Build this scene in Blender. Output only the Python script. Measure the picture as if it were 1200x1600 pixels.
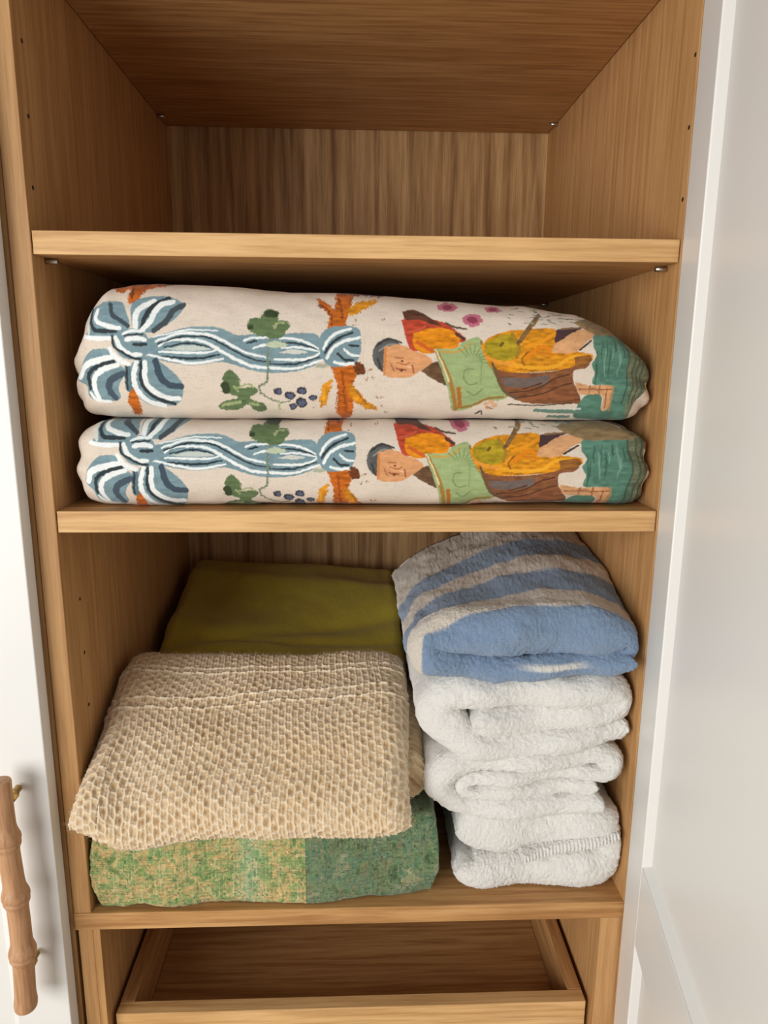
import bpy, bmesh, math, random
import numpy as np
from mathutils import Vector, Matrix

random.seed(4)
rng = np.random.default_rng(7)
for o in list(bpy.data.objects):
    bpy.data.objects.remove(o)
scene = bpy.context.scene
C = scene.collection

# ------------------------------------------------------------------ camera
CAM = Vector((-0.00523, -0.73867, 0.64101))
PITCH, YAW, ROLL, FPX = -0.20755, 0.03963, 0.00743, 1109.77
_f = Vector((math.sin(YAW)*math.cos(PITCH), math.cos(YAW)*math.cos(PITCH), math.sin(PITCH)))
_r0 = Vector((math.cos(YAW), -math.sin(YAW), 0)); _u0 = _r0.cross(_f)
_r = math.cos(ROLL)*_r0 + math.sin(ROLL)*_u0
_u = -math.sin(ROLL)*_r0 + math.cos(ROLL)*_u0
cd = bpy.data.cameras.new('camera'); cam = bpy.data.objects.new('camera', cd); C.objects.link(cam)
cd.sensor_fit = 'HORIZONTAL'; cd.sensor_width = 36.0; cd.lens = FPX/1200*36.0
cd.clip_start = 0.02; cd.clip_end = 60
M4 = Matrix.Identity(4)
for i, a in enumerate((_r, _u, -_f)):
    for j in range(3):
        M4[j][i] = a[j]
for j in range(3):
    M4[j][3] = CAM[j]
cam.matrix_world = M4
scene.camera = cam

# ------------------------------------------------------------------ light and exposure
w = bpy.data.worlds.new('daylight'); scene.world = w; w.use_nodes = True
bg = w.node_tree.nodes['Background']
bg.inputs[0].default_value = (0.95, 0.97, 1.0, 1); bg.inputs[1].default_value = 0.24
def area(name, loc, target, sx, sy, power, col):
    l = bpy.data.lights.new(name, 'AREA'); l.shape = 'RECTANGLE'; l.size = sx; l.size_y = sy
    l.energy = power; l.color = col
    o = bpy.data.objects.new(name, l); C.objects.link(o); o.location = loc
    o.rotation_euler = (Vector(target)-Vector(loc)).to_track_quat('-Z', 'Y').to_euler()
    return o
area('window_light', (-1.60, -1.85, 0.55), (0.05, 0, 0.45), 1.7, 1.6, 60, (1.0, 0.985, 0.96))
scene.view_settings.view_transform = 'Standard'
scene.view_settings.look = 'None'
scene.view_settings.gamma = 1
scene.view_settings.use_curve_mapping = False
scene.view_settings.exposure = 0.0

# ------------------------------------------------------------------ helpers
def lin(r, g, b):
    def f(c):
        c /= 255.0
        return c/12.92 if c <= 0.04045 else ((c+0.055)/1.055)**2.4
    return (f(r), f(g), f(b), 1.0)

class NT:
    def __init__(s, name):
        s.m = bpy.data.materials.new(name); s.m.use_nodes = True
        s.t = s.m.node_tree; s.b = s.t.nodes['Principled BSDF']
    def n(s, typ, **kw):
        x = s.t.nodes.new(typ)
        for k, v in kw.items():
            if isinstance(k, str) and hasattr(x, k): setattr(x, k, v)
        return x
    def l(s, a, b): s.t.links.new(a, b)
    def coord(s, scale=(1, 1, 1), rot=(0, 0, 0), loc=(0, 0, 0)):
        tc = s.n('ShaderNodeTexCoord'); mp = s.n('ShaderNodeMapping')
        mp.inputs['Scale'].default_value = scale; mp.inputs['Rotation'].default_value = rot
        mp.inputs['Location'].default_value = loc
        s.l(tc.outputs['Object'], mp.inputs[0]); return mp.outputs[0]
    def noise(s, vec, scale, detail=4, rough=0.55, dist=0.0):
        x = s.n('ShaderNodeTexNoise'); x.inputs['Scale'].default_value = scale
        x.inputs['Detail'].default_value = detail; x.inputs['Roughness'].default_value = rough
        x.inputs['Distortion'].default_value = dist
        s.l(vec, x.inputs['Vector']); return x.outputs['Fac']
    def ramp(s, fac, stops, interp='LINEAR'):
        x = s.n('ShaderNodeValToRGB'); x.color_ramp.interpolation = interp
        e = x.color_ramp.elements
        while len(e) > 1: e.remove(e[-1])
        e[0].position, e[0].color = stops[0]
        for p, c in stops[1:]:
            q = e.new(p); q.color = c
        s.l(fac, x.inputs[0]); return x.outputs[0]
    def mix(s, a, b, fac, mode='MIX'):
        x = s.n('ShaderNodeMix'); x.data_type = 'RGBA'; x.blend_type = mode
        if isinstance(fac, (int, float)): x.inputs[0].default_value = fac
        else: s.l(fac, x.inputs[0])
        for sock, v in ((x.inputs[6], a), (x.inputs[7], b)):
            if isinstance(v, tuple): sock.default_value = v
            else: s.l(v, sock)
        return x.outputs[2]
    def bump(s, h, strength, dist):
        x = s.n('ShaderNodeBump'); x.inputs['Strength'].default_value = strength
        x.inputs['Distance'].default_value = dist
        s.l(h, x.inputs['Height']); s.l(x.outputs[0], s.b.inputs['Normal'])

def oak(name, axis, light, mid, dark, seed=0.0, contrast=1.0, fs=150, bs=22):
    """straight grained oak veneer: grain runs along axis"""
    t = NT(name)
    k = 0.045
    sc = [1, 1, 1]; sc['xyz'.index(axis)] = k
    v = t.coord(tuple(sc), loc=(seed, seed*1.7, seed*2.3))
    broad = t.noise(v, bs, 3, 0.5, 0.6)
    fine = t.noise(v, fs, 6, 0.62, 0.15)
    vf = t.coord(tuple([s*1.0 if s == 1 else 0.02 for s in sc]), loc=(seed*3, 0, seed))
    pore = t.noise(vf, 620, 2, 0.6)
    col = t.ramp(broad, [(0.30, mid), (0.52, light), (0.70, mid)])
    d1 = t.ramp(fine, [(0.36, (1, 1, 1, 1)), (0.50, (0.35, 0.35, 0.35, 1)), (0.60, (0, 0, 0, 1))])
    f1 = t.n('ShaderNodeMath', operation='MULTIPLY'); t.l(d1, f1.inputs[0]); f1.inputs[1].default_value = 0.75*contrast
    col = t.mix(col, dark, f1.outputs[0])
    d2 = t.ramp(pore, [(0.34, (1, 1, 1, 1)), (0.46, (0, 0, 0, 1))])
    f2 = t.n('ShaderNodeMath', operation='MULTIPLY'); t.l(d2, f2.inputs[0]); f2.inputs[1].default_value = 0.35*contrast
    col = t.mix(col, dark, f2.outputs[0])
    t.l(col, t.b.inputs['Base Color'])
    t.b.inputs['Roughness'].default_value = 0.5
    t.b.inputs['Specular IOR Level'].default_value = 0.3
    t.bump(pore, 0.15, 0.0006)
    return t.m

OL, OM, OD = lin(206, 160, 106), lin(190, 142, 88), lin(150, 102, 56)
oak_x = oak('oak_grain_across', 'x', OL, OM, OD)
oak_z = oak('oak_grain_upright', 'z', lin(202, 156, 104), lin(186, 140, 88), lin(148, 102, 58), 3.1, 0.7)
oak_y = oak('oak_grain_deep', 'y', OL, OM, OD, 5.3)
oak_edge = oak('oak_edge_band', 'x', lin(226, 184, 128), lin(208, 160, 102), lin(170, 122, 70), 7.7, 0.8)
oak_back = oak('oak_back_board', 'z', lin(216, 176, 124), lin(186, 144, 96), lin(124, 86, 48), 9.2, 1.1, 60, 34)

def plain(name, col, rough=0.5, metal=0.0, spec=0.5, coat=0.0):
    t = NT(name)
    v = t.coord()
    nz = t.noise(v, 6, 3)
    c2 = tuple(x*0.96 for x in col[:3])+(1,)
    t.l(t.mix(col, c2, nz), t.b.inputs['Base Color'])
    t.b.inputs['Roughness'].default_value = rough; t.b.inputs['Metallic'].default_value = metal
    t.b.inputs['Specular IOR Level'].default_value = spec
    t.b.inputs['Coat Weight'].default_value = coat
    return t.m
paint = plain('satin_white_paint', lin(233, 232, 228), 0.35, 0, 0.4)
brass = plain('brushed_brass', lin(214, 176, 104), 0.28, 1.0)
steel = plain('steel_pin', lin(190, 186, 180), 0.3, 1.0)
hole_m = plain('dark_drilled_hole', lin(38, 26, 16), 0.9)
wall_m = plain('wall_paint', lin(214, 210, 202), 0.8)
floor_m = oak('floor_boards', 'x', lin(200, 180, 150), lin(186, 164, 134), lin(150, 126, 98), 1.2)

def link(o, parent=None):
    C.objects.link(o)
    if parent is not None: o.parent = parent
    return o
def obj(name, bm, mat, parent=None, smooth=False):
    me = bpy.data.meshes.new(name); bm.to_mesh(me); bm.free()
    me.materials.append(mat)
    if smooth: me.shade_smooth()
    return link(bpy.data.objects.new(name, me), parent)
def empty(name, loc=(0, 0, 0)):
    o = bpy.data.objects.new(name, None); o.empty_display_size = 0.05; o.location = loc
    return link(o)
def tag(o, label=None, cat=None, group=None, kind=None):
    if label: o['label'] = label
    if cat: o['category'] = cat
    if group: o['group'] = group
    if kind: o['kind'] = kind
    return o
def add_box(bm, x0, x1, y0, y1, z0, z1, bev=0.0, mat=None):
    vs = [bm.verts.new(p) for p in ((x0,y0,z0),(x1,y0,z0),(x1,y1,z0),(x0,y1,z0),(x0,y0,z1),(x1,y0,z1),(x1,y1,z1),(x0,y1,z1))]
    fs = [bm.faces.new([vs[i] for i in q]) for q in ((3,2,1,0),(4,5,6,7),(0,1,5,4),(1,2,6,5),(2,3,7,6),(3,0,4,7))]
    if bev > 0:
        es = list({e for f in fs for e in f.edges})
        bmesh.ops.bevel(bm, geom=es, offset=bev, segments=2, affect='EDGES', profile=0.5)
def box(name, dims, mat, parent=None, bev=0.0008):
    bm = bmesh.new(); add_box(bm, *dims, bev=bev)
    return obj(name, bm, mat, parent)
def add_tube(bm, p0, p1, r0, r1=None, n=20, caps=True):
    r1 = r0 if r1 is None else r1
    p0, p1 = Vector(p0), Vector(p1); d = (p1-p0).normalized()
    q = d.to_track_quat('Z', 'Y'); a = []
    for p, r in ((p0, r0), (p1, r1)):
        a.append([bm.verts.new(p + q @ Vector((r*math.cos(2*math.pi*i/n), r*math.sin(2*math.pi*i/n), 0))) for i in range(n)])
    for i in range(n):
        bm.faces.new((a[0][i], a[0][(i+1) % n], a[1][(i+1) % n], a[1][i]))
    if caps:
        bm.faces.new(a[0][::-1]); bm.faces.new(a[1])

# value noise, vectorised
def _h(ix, iy, iz, s):
    n = (ix.astype(np.int64)*374761393 + iy.astype(np.int64)*668265263 + iz.astype(np.int64)*2147483647 + s*1442695041) & 0xffffffff
    n = ((n ^ (n >> 13))*1274126177) & 0xffffffff
    n = ((n ^ (n >> 16))*2246822519) & 0xffffffff
    return ((n ^ (n >> 15)) & 0xffffff)/float(0xffffff)*2-1
def vnoise(x, y, z, s=0):
    ix, iy, iz = np.floor(x), np.floor(y), np.floor(z)
    fx, fy, fz = x-ix, y-iy, z-iz
    fx, fy, fz = [t*t*t*(t*(t*6-15)+10) for t in (fx, fy, fz)]
    r = 0
    for dx in (0, 1):
        for dy in (0, 1):
            for dz in (0, 1):
                r = r + _h(ix+dx, iy+dy, iz+dz, s)*(fx if dx else 1-fx)*(fy if dy else 1-fy)*(fz if dz else 1-fz)
    return r
def fbm(P, f, s=0, oct=3, g=0.5):
    a, r = 1.0, 0
    for i in range(oct):
        r = r + a*vnoise(P[..., 0]*f+17.3*i, P[..., 1]*f+5.1, P[..., 2]*f-9.7*i, s+i); f *= 2.03; a *= g
    return r
def normals(P, wrap=True):
    du = np.gradient(P, axis=0)
    if wrap:
        Q = np.concatenate([P[:, -2:-1], P, P[:, 1:2]], axis=1); dv = (Q[:, 2:]-Q[:, :-2])
    else:
        dv = np.gradient(P, axis=1)
    n = np.cross(du, dv); l = np.linalg.norm(n, axis=-1, keepdims=True)
    return n/np.maximum(l, 1e-12)
def displace(P, h, wrap=True, sign=1.0):
    return P + sign*normals(P, wrap)*h[..., None]
def grid(name, P, mat, parent=None, wrap=True, cols=None, capped=True):
    """P (nu, nv, 3); closed round v when wrap (first column not repeated)"""
    nu, nv = P.shape[:2]
    V = P.reshape(-1, 3)
    nj = nv if wrap else nv-1
    i, j = np.meshgrid(np.arange(nu-1), np.arange(nj), indexing='ij')
    j2 = (j+1) % nv
    F = np.stack([i*nv+j, (i+1)*nv+j, (i+1)*nv+j2, i*nv+j2], -1).reshape(-1, 4)
    me = bpy.data.meshes.new(name)
    nF = len(F); loops = [F.ravel()]; starts = np.arange(nF)*4; tots = np.full(nF, 4)
    if wrap and capped:
        loops += [np.arange(nv), (nu-1)*nv+np.arange(nv)[::-1]]
        starts = np.concatenate([starts, [nF*4, nF*4+nv]]); tots = np.concatenate([tots, [nv, nv]]); nF += 2
    L = np.concatenate(loops)
    me.vertices.add(len(V)); me.vertices.foreach_set('co', V.astype(np.float32).ravel())
    me.loops.add(len(L)); me.loops.foreach_set('vertex_index', L.astype(np.int32))
    me.polygons.add(nF); me.polygons.foreach_set('loop_start', starts.astype(np.int32))
    me.update(calc_edges=True)
    if cols is not None:
        at = me.color_attributes.new('weave_colour', 'FLOAT_COLOR', 'POINT')
        cc = np.concatenate([cols.reshape(-1, 3), np.ones((len(V), 1))], 1)
        at.data.foreach_set('color', cc.astype(np.float32).ravel())
    me.materials.append(mat); me.shade_smooth(); me.validate()
    return link(bpy.data.objects.new(name, me), parent)
def lin3(c): return np.array(lin(*c)[:3])
def smooth_pts(pts, n):
    """Catmull-Rom through pts (k, d), resampled evenly to n points"""
    pts = np.array(pts, float); k = len(pts)
    if k == 2:
        t = np.linspace(0, 1, n)[:, None]; return pts[0]*(1-t)+pts[1]*t
    E = np.vstack([2*pts[0]-pts[1], pts, 2*pts[-1]-pts[-2]]); out = []
    for i in range(k-1):
        t = np.linspace(0, 1, 24, endpoint=False)[:, None]; a, b, c, d = E[i:i+4]
        out.append(0.5*((2*b)+(-a+c)*t+(2*a-5*b+4*c-d)*t**2+(-a+3*b-3*c+d)*t**3))
    out.append(pts[-1:]); Q = np.vstack(out)
    s = np.concatenate([[0], np.cumsum(np.linalg.norm(np.diff(Q[:, :2], axis=0), axis=1))])
    q = np.linspace(0, s[-1], n)
    return np.stack([np.interp(q, s, Q[:, i]) for i in range(Q.shape[1])], 1)

# ------------------------------------------------------------------ wardrobe carcass
L, R, D, T = -0.32, 0.32, 0.56, 0.0205
ZA, ZAb, ZB, ZBb, ZT = 0.7636, 0.7417, 0.4859, 0.4630, 1.0218
floor = tag(box('floor', (-3, 3, -3.2, 1.0, -0.80, -0.76), floor_m, None, 0), kind='structure')
wallb = tag(box('wall_back', (-3, 3, 0.60, 0.66, -0.76, 2.0), wall_m, None, 0), kind='structure')

car = empty('wardrobe', (0, 0, -0.76))
tag(car, 'open oak wardrobe bay with shelves, drawer and white door swung open at the right', 'wardrobe')
def cbox(name, d, mat, bev=0.0008, parent=car):
    bm = bmesh.new(); add_box(bm, d[0], d[1], d[2], d[3], d[4], d[5], bev)
    for v_ in bm.verts: v_.co.z += 0.76
    return obj(name, bm, mat, parent)
def side(xa, xb, xlow):
    bm = bmesh.new(); z = 0.76
    add_box(bm, min(xa, xb), max(xa, xb), 0, D+0.01, -0.022+z, 1.40+z, 0.0008)
    add_box(bm, min(xa, xlow), max(xa, xlow), 0, D+0.01, 0, -0.0225+z, 0.0008)
    obj('side_panel', bm, oak_z, car)
side(L, L-T, L-0.017); side(R, R+T, R+T)
cbox('back_panel', (L, R, D, D+0.01, -0.76, 1.40), oak_back, 0)
cbox('top_panel', (L-T, R+T, 0, D+0.01, 1.40, 1.42), oak_x)
cbox('bottom_panel', (L, R, 0, D, -0.70, -0.68), oak_x)
cbox('fixed_shelf', (L-T+0.0005, R+T-0.0005, -0.0015, D-0.001, -0.0225, 0.0), oak_x)
for s in (-1, 1):
    x0, x1 = (L, L+0.0085) if s < 0 else (R-0.0265, R)
    cbox('drawer_filler', (x0, x1, 0.0, D-0.005, -0.45, -0.0230), oak_z, 0.0005)

def pin(x, y, z, s):
    bm = bmesh.new(); add_tube(bm, (x, y, z+0.76), (x+s*0.0135, y, z+0.76), 0.0027, n=16)
    obj('shelf_pin', bm, steel, car, True)
for y in (0.030, 0.50):
    for s, x in ((1, L-0.001), (-1, R+0.001)):
        for z in (ZAb, ZT):
            pin(x, y, z-0.0030, s)
def hole(x, y, z, s):
    bm = bmesh.new(); add_tube(bm, (x-s*0.004, y, z+0.76), (x+s*0.0002, y, z+0.76), 0.0022, n=12)
    obj('pin_hole', bm, hole_m, car)
for z in (0.805, 0.87, 0.935): hole(L, 0.016 if z < 0.83 else 0.02, z, 1)
for z in (0.31, 0.375, 0.245): hole(L, 0.045, z, 1)
for z in (0.802, 0.868, 0.932): hole(R, 0.0065, z, -1)

def shelf(label, z0, z1, seed):
    o = empty('shelf', (0, 0, z0+0.76)); o.parent = car
    b = box('shelf_board', (L+0.001, R-0.001, 0.0035, D-0.002, 0, z1-z0), oak_x, o)
    e = box('edge_band', (L+0.001, R-0.001, 0.0015, 0.0034, 0, z1-z0), oak_edge, o, 0.0006)
    return o
shelf('uppermost oak shelf, seen from below as the ceiling of the empty top compartment', ZT, ZT+0.0225, 1)
shelf('oak shelf under the empty top compartment, above the folded printed fabrics', ZAb, ZA, 2)
shelf('oak shelf the two printed linen fabrics lie on, above the towels and blankets', ZBb, ZB, 3)

# ------------------------------------------------------------------ drawer
dr = empty('drawer', (-0.01, 0.02, -0.26+0.76)); dr.parent = car
def dbox(name, d, mat):
    bm = bmesh.new(); add_box(bm, d[0]+0.01, d[1]+0.01, d[2]-0.02, d[3]-0.02, d[4]+0.26, d[5]+0.26, 0.0008)
    return obj(name, bm, mat, dr)
DX0, DX1, DZ = -0.3060, 0.2880, -0.158
dbox('drawer_front', (DX0, DX1, 0.012, 0.030, -0.26, DZ), oak_edge)
dbox('drawer_side', (DX0, DX0+0.018, 0.0305, 0.50, -0.255, DZ), oak_y)
dbox('drawer_side', (DX1-0.018, DX1, 0.0305, 0.50, -0.255, DZ), oak_y)
dbox('drawer_back', (DX0+0.0185, DX1-0.0185, 0.482, 0.50, -0.255, DZ), oak_x)
dbox('drawer_bottom', (DX0+0.0183, DX1-0.0183, 0.0305, 0.4815, -0.232, -0.222), oak_x)

# ------------------------------------------------------------------ doors
def shaker(root, width, z0, z1, rails, stile, th, rec):
    """leaf in local x 0..width, local y 0 (seen face) .. th; recessed panels between rails"""
    bm = bmesh.new()
    add_box(bm, 0, stile, 0, th, z0, z1, 0.0012)
    obj('door_stile', bm, paint, root)
    bm = bmesh.new(); add_box(bm, width-stile, width, 0, th, z0, z1, 0.0012)
    obj('door_stile', bm, paint, root)
    for a, b in rails:
        bm = bmesh.new(); add_box(bm, stile, width-stile, 0.0001, th-0.0001, a, b, 0.0008); obj('door_rail', bm, paint, root)
    for (a0, b0), (a1, b1) in zip(rails[:-1], rails[1:]):
        bm = bmesh.new()
        add_box(bm, stile+0.0002, width-stile-0.0002, rec, th-0.004, b0, a1, 0)
        # small chamfer moulding round the recess
        m = 0.0085
        for (x0, x1, zz0, zz1, side) in ((stile, width-stile, b0, b0+m, 'b'), (stile, width-stile, a1-m, a1, 't'),
                                         (stile, stile+m, b0, a1, 'l'), (width-stile-m, width-stile, b0, a1, 'r')):
            y0, y1 = 0.0015, rec+0.0002
            if side == 'b': pts = [(x0, y0, zz0), (x0, y1, zz0), (x0, y1, zz1), (x1, y0, zz0), (x1, y1, zz0), (x1, y1, zz1)]
            if side == 't': pts = [(x0, y0, zz1), (x0, y1, zz1), (x0, y1, zz0), (x1, y0, zz1), (x1, y1, zz1), (x1, y1, zz0)]
            if side == 'l': pts = [(x0, y0, zz0), (x0, y1, zz0), (x1, y1, zz0), (x0, y0, zz1), (x0, y1, zz1), (x1, y1, zz1)]
            if side == 'r': pts = [(x1, y0, zz0), (x1, y1, zz0), (x0, y1, zz0), (x1, y0, zz1), (x1, y1, zz1), (x0, y1, zz1)]
            v = [bm.verts.new(p) for p in pts]
            for q in ((0, 1, 2), (5, 4, 3), (0, 2, 5, 3), (0, 3, 4, 1), (1, 4, 5, 2)): bm.faces.new([v[k] for k in q])
        bmesh.ops.recalc_face_normals(bm, faces=bm.faces)
        obj('door_panel', bm, paint, root)
TH = math.radians(10)
rd = empty('door', (0.3192, -0.0045, 0.76)); rd.parent = car; rd['label'] = 'white panelled door standing open'
# local +x runs along the leaf towards the room, local +y into the leaf (away from the bay)
ex = Vector((-math.sin(TH), -math.cos(TH), 0)); ey = Vector((math.cos(TH), -math.sin(TH), 0))
Rm = Matrix(((ex.x, ey.x, 0), (ex.y, ey.y, 0), (0, 0, 1))).to_4x4()
rd.rotation_euler = Rm.to_euler()
shaker(rd, 0.60, -0.70, 1.40, [(-0.70, -0.60), (-0.001, 0.099), (1.30, 1.40)], 0.062, 0.021, 0.0085)

nb = empty('wardrobe', (-0.65, 0, -0.76)); tag(nb, 'neighbouring closed wardrobe at the left with white door and bamboo handle', 'wardrobe')
cbox('side_panel', (-0.3612+0.65, -0.3416+0.65, 0.002, D+0.01, -0.76, 1.40), oak_z, parent=nb)
cbox('side_panel', (-0.960+0.65, -0.940+0.65, 0.002, D+0.01, -0.76, 1.40), oak_z, parent=nb)
cbox('top_panel', (-0.9395+0.65, -0.3615+0.65, 0.002, D+0.01, 1.38, 1.40), oak_x, parent=nb)
ld = empty('door', (0, 0, 0)); ld.parent = nb
ld.rotation_euler = (0, 0, 0); 
# leaf runs to -x: build mirrored by placing the origin at the far edge
ld.location = (-0.3455-0.60+0.65, -0.0215, 0.76)
shaker(ld, 0.60, -0.70, 1.40, [(-0.70, -0.60), (1.30, 1.40)], 0.062, 0.0205, 0.0085)
# bamboo handle
bam = NT('turned_bamboo_wood')
v = bam.coord((1, 1, 0.08)); g1 = bam.noise(v, 260, 4)
bam.l(bam.ramp(g1, [(0.3, lin(168, 120, 82)), (0.6, lin(198, 152, 112)), (0.8, lin(180, 134, 96))]), bam.b.inputs['Base Color'])
bam.b.inputs['Roughness'].default_value = 0.55
hx, hy = -0.3785+0.9455, -0.030+0.0
nodes = [0.1350, 0.0655, -0.0065]
zs = np.concatenate([np.linspace(0.208, -0.078, 260)])
prof = []
for z in zs:
    r = 0.0112
    # each joint: swollen just above a thin groove, waist between joints
    for n_ in nodes:
        d = z-n_
        r += 0.0034*math.exp(-((d-0.004)/0.0085)**2)
        r -= 0.0016*math.exp(-(d/0.0011)**2)
        r += 0.0010*math.exp(-((d+0.004)/0.003)**2)
    e = min(0.208-z, z+0.078)
    r += 0.0012*math.exp(-((z+0.070)/0.008)**2)
    if e < 0.0025: r -= 0.0025-math.sqrt(max(0, 0.0025**2-(0.0025-e)**2))
    prof.append(max(r, 0.001))
th_ = np.linspace(0, 2*np.pi, 40, endpoint=False)
P = np.zeros((len(zs), 40, 3))
cx_ = hx + 0.0022*np.sin(zs*21+1.0); cy_ = hy+0.0*zs
P[..., 0] = cx_[:, None]+np.array(prof)[:, None]*np.cos(th_)
P[..., 1] = cy_[:, None]+np.array(prof)[:, None]*np.sin(th_)
P[..., 2] = zs[:, None]
hd = grid('handle', P, bam.m, ld)
hd['label'] = 'brown bamboo-shaped wooden handle'
for z in (0.182, -0.030):
    bm = bmesh.new()
    add_tube(bm, (hx+0.003, hy, z), (hx+0.003, -0.0035, z), 0.0042)
    add_tube(bm, (hx+0.003, hy+0.0075, z), (hx+0.003, hy+0.016, z), 0.0060)
    p = obj('handle_post', bm, brass, ld, True); p['label'] = 'brass post'

# ------------------------------------------------------------------ printed linen
S = 2.0; CX0, CY0, CW, CH = 80, 400, 1000, 300
canvas = np.zeros((int(CH*S), int(CW*S), 3)); canvas[:] = lin3((220, 206, 190))
YY, XX = np.mgrid[0:canvas.shape[0], 0:canvas.shape[1]]; XX = XX/S+CX0; YY = YY/S+CY0
jit = fbm(np.stack([XX, YY, XX*0], -1), 0.22, 5, 2)*1.0
jit2 = fbm(np.stack([XX, YY, XX*0+50], -1), 0.22, 9, 2)*1.0
AMP = [0.75]
rag = fbm(np.stack([XX, YY, XX*0+9], -1), 0.55, 15, 2); rag2 = fbm(np.stack([XX, YY, XX*0+19], -1), 0.55, 19, 2)
XJ, YJ = XX+jit*0.75, YY+jit2*0.75
def K1(p): return [(110+x/5, 430+y/5) for x, y in p]
def K2(p): return [(330+x/4.2857, 430+y/4.2857) for x, y in p]
def K3(p): return [(570+x/5, 430+y/5) for x, y in p]
def K4(p): return [(780+x/4.444, 430+y/4.444) for x, y in p]
def bbox(p, pad):
    a = np.array(p); x0, y0 = a.min(0)-pad; x1, y1 = a.max(0)+pad
    return (slice(max(0, int((y0-CY0)*S)), max(0, int((y1-CY0)*S)+1)), slice(max(0, int((x0-CX0)*S)), max(0, int((x1-CX0)*S)+1)))
def put(sl, mask, col, var=0.0):
    c = lin3(col) if not isinstance(col, np.ndarray) else col
    blk = canvas[sl]
    if var:
        nz = fbm(np.stack([XX[sl]*0.35, YY[sl]*1.0, XX[sl]*0], -1), 0.25, int(col[0])+3, 3)
        c = c*(1+var*nz)[..., None]
        blk[:] = blk*(1-mask[..., None])+c*mask[..., None]
    else:
        blk[:] = blk*(1-mask[..., None])+c*mask[..., None]
def poly(pts, col, var=0.0, soft=0.8, smooth=True, raw=False):
    p = np.array(pts, float)
    if smooth:
        q = np.vstack([p, p[:1]]); p = smooth_pts(q, max(24, len(p)*10))[:-1]
    sl = bbox(p, 3); x, y = (XX[sl], YY[sl]) if raw else (XJ[sl], YJ[sl])
    ins = np.zeros(x.shape, bool); dmin = np.full(x.shape, 1e9)
    for (x0, y0), (x1, y1) in zip(p, np.roll(p, -1, 0)):
        if y0 != y1:
            c = ((y0 > y) != (y1 > y)) & (x < (x1-x0)*(y-y0)/(y1-y0)+x0); ins ^= c
        d2 = (x1-x0)**2+(y1-y0)**2+1e-9
        t = np.clip(((x-x0)*(x1-x0)+(y-y0)*(y1-y0))/d2, 0, 1)
        dmin = np.minimum(dmin, np.hypot(x-x0-t*(x1-x0), y-y0-t*(y1-y0)))
    sd = np.where(ins, dmin, -dmin)
    put(sl, np.clip(0.5+sd/soft, 0, 1), col, var)
def stroke(pts, wd, col, taper=0.0, var=0.0):
    p = smooth_pts(pts, max(12, 8*len(pts))); sl = bbox(p, wd+2); x, y = XJ[sl], YJ[sl]
    best = np.full(x.shape, -1e9); n = len(p)
    for i in range(n-1):
        (x0, y0), (x1, y1) = p[i], p[i+1]
        d2 = (x1-x0)**2+(y1-y0)**2+1e-9
        t = np.clip(((x-x0)*(x1-x0)+(y-y0)*(y1-y0))/d2, 0, 1)
        u = (i+t)/(n-1); h = wd/2*(1-taper*np.abs(2*u-1)**2)
        best = np.maximum(best, h-np.hypot(x-x0-t*(x1-x0), y-y0-t*(y1-y0)))
    put(sl, np.clip(0.5+best/0.8, 0, 1), col, var)
def blob(cx, cy, rx, ry, col, var=0.0):
    a = np.linspace(0, 2*np.pi, 20, endpoint=False)
    poly([(cx+rx*math.cos(t), cy+ry*math.sin(t)) for t in a], col, var, smooth=False)
SL, DK, WH = (122, 148, 156), (52, 60, 64), (236, 240, 238)
OR, BR, AM = (186, 98, 30), (112, 62, 34), (214, 142, 34)
GR, GD, GL = (96, 116, 78), (58, 70, 46), (160, 172, 122)
# trees
XJ, YJ = XX+jit*1.6+rag*2.2, YY+jit2*1.6+rag2*2.2
for pts, c in (([(526,440),(566,440),(554,466),(544,490),(537,516),(513,516),(514,498),(500,480),(493,466),(512,476),(524,484)], OR),
               ([(542,486),(560,474),(588,471),(574,483),(556,492),(546,496)], AM),
               ([(520,440),(604,440),(610,462),(560,464),(528,458)], BR),
               ([(516,572),(556,572),(552,600),(550,652),(526,652),(527,605)], OR),
               ([(519,590),(502,606),(499,636),(510,632),(517,606)], AM),
               ([(544,598),(560,612),(574,628),(593,642),(578,643),(558,632),(547,618)], AM),
               ([(552,562),(566,566),(570,582),(556,584)], BR),
               ([(176,438),(262,438),(260,452),(234,456),(226,470),(218,482),(207,474),(206,456),(196,462),(182,456)], OR),
               ([(176,430),(266,430),(268,450),(230,447),(180,450)], BR),
               ([(200,606),(213,606),(214,650),(199,650)], OR)):
    poly(c=None, pts=pts) if False else poly(pts, c, 0.35)
stroke([(530,470),(536,500)], 3, BR); stroke([(535,580),(540,645)], 4, (150,72,26)); stroke([(500,478),(516,492),(520,510)], 3, BR)
stroke([(505,606),(506,630)], 2.5, (236,176,60)); stroke([(556,612),(572,632)], 2.5, (150,90,30)); stroke([(212,440),(212,470)], 4, BR)
for x, y in ((578,578),(584,590),(573,592),(590,622),(598,636),(604,646),(552,508),(557,503),(490,640),(263,440),(270,446),(598,500),(596,622)):
    blob(x, y, 2.2, 1.5, (160, 116, 84))
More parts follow.
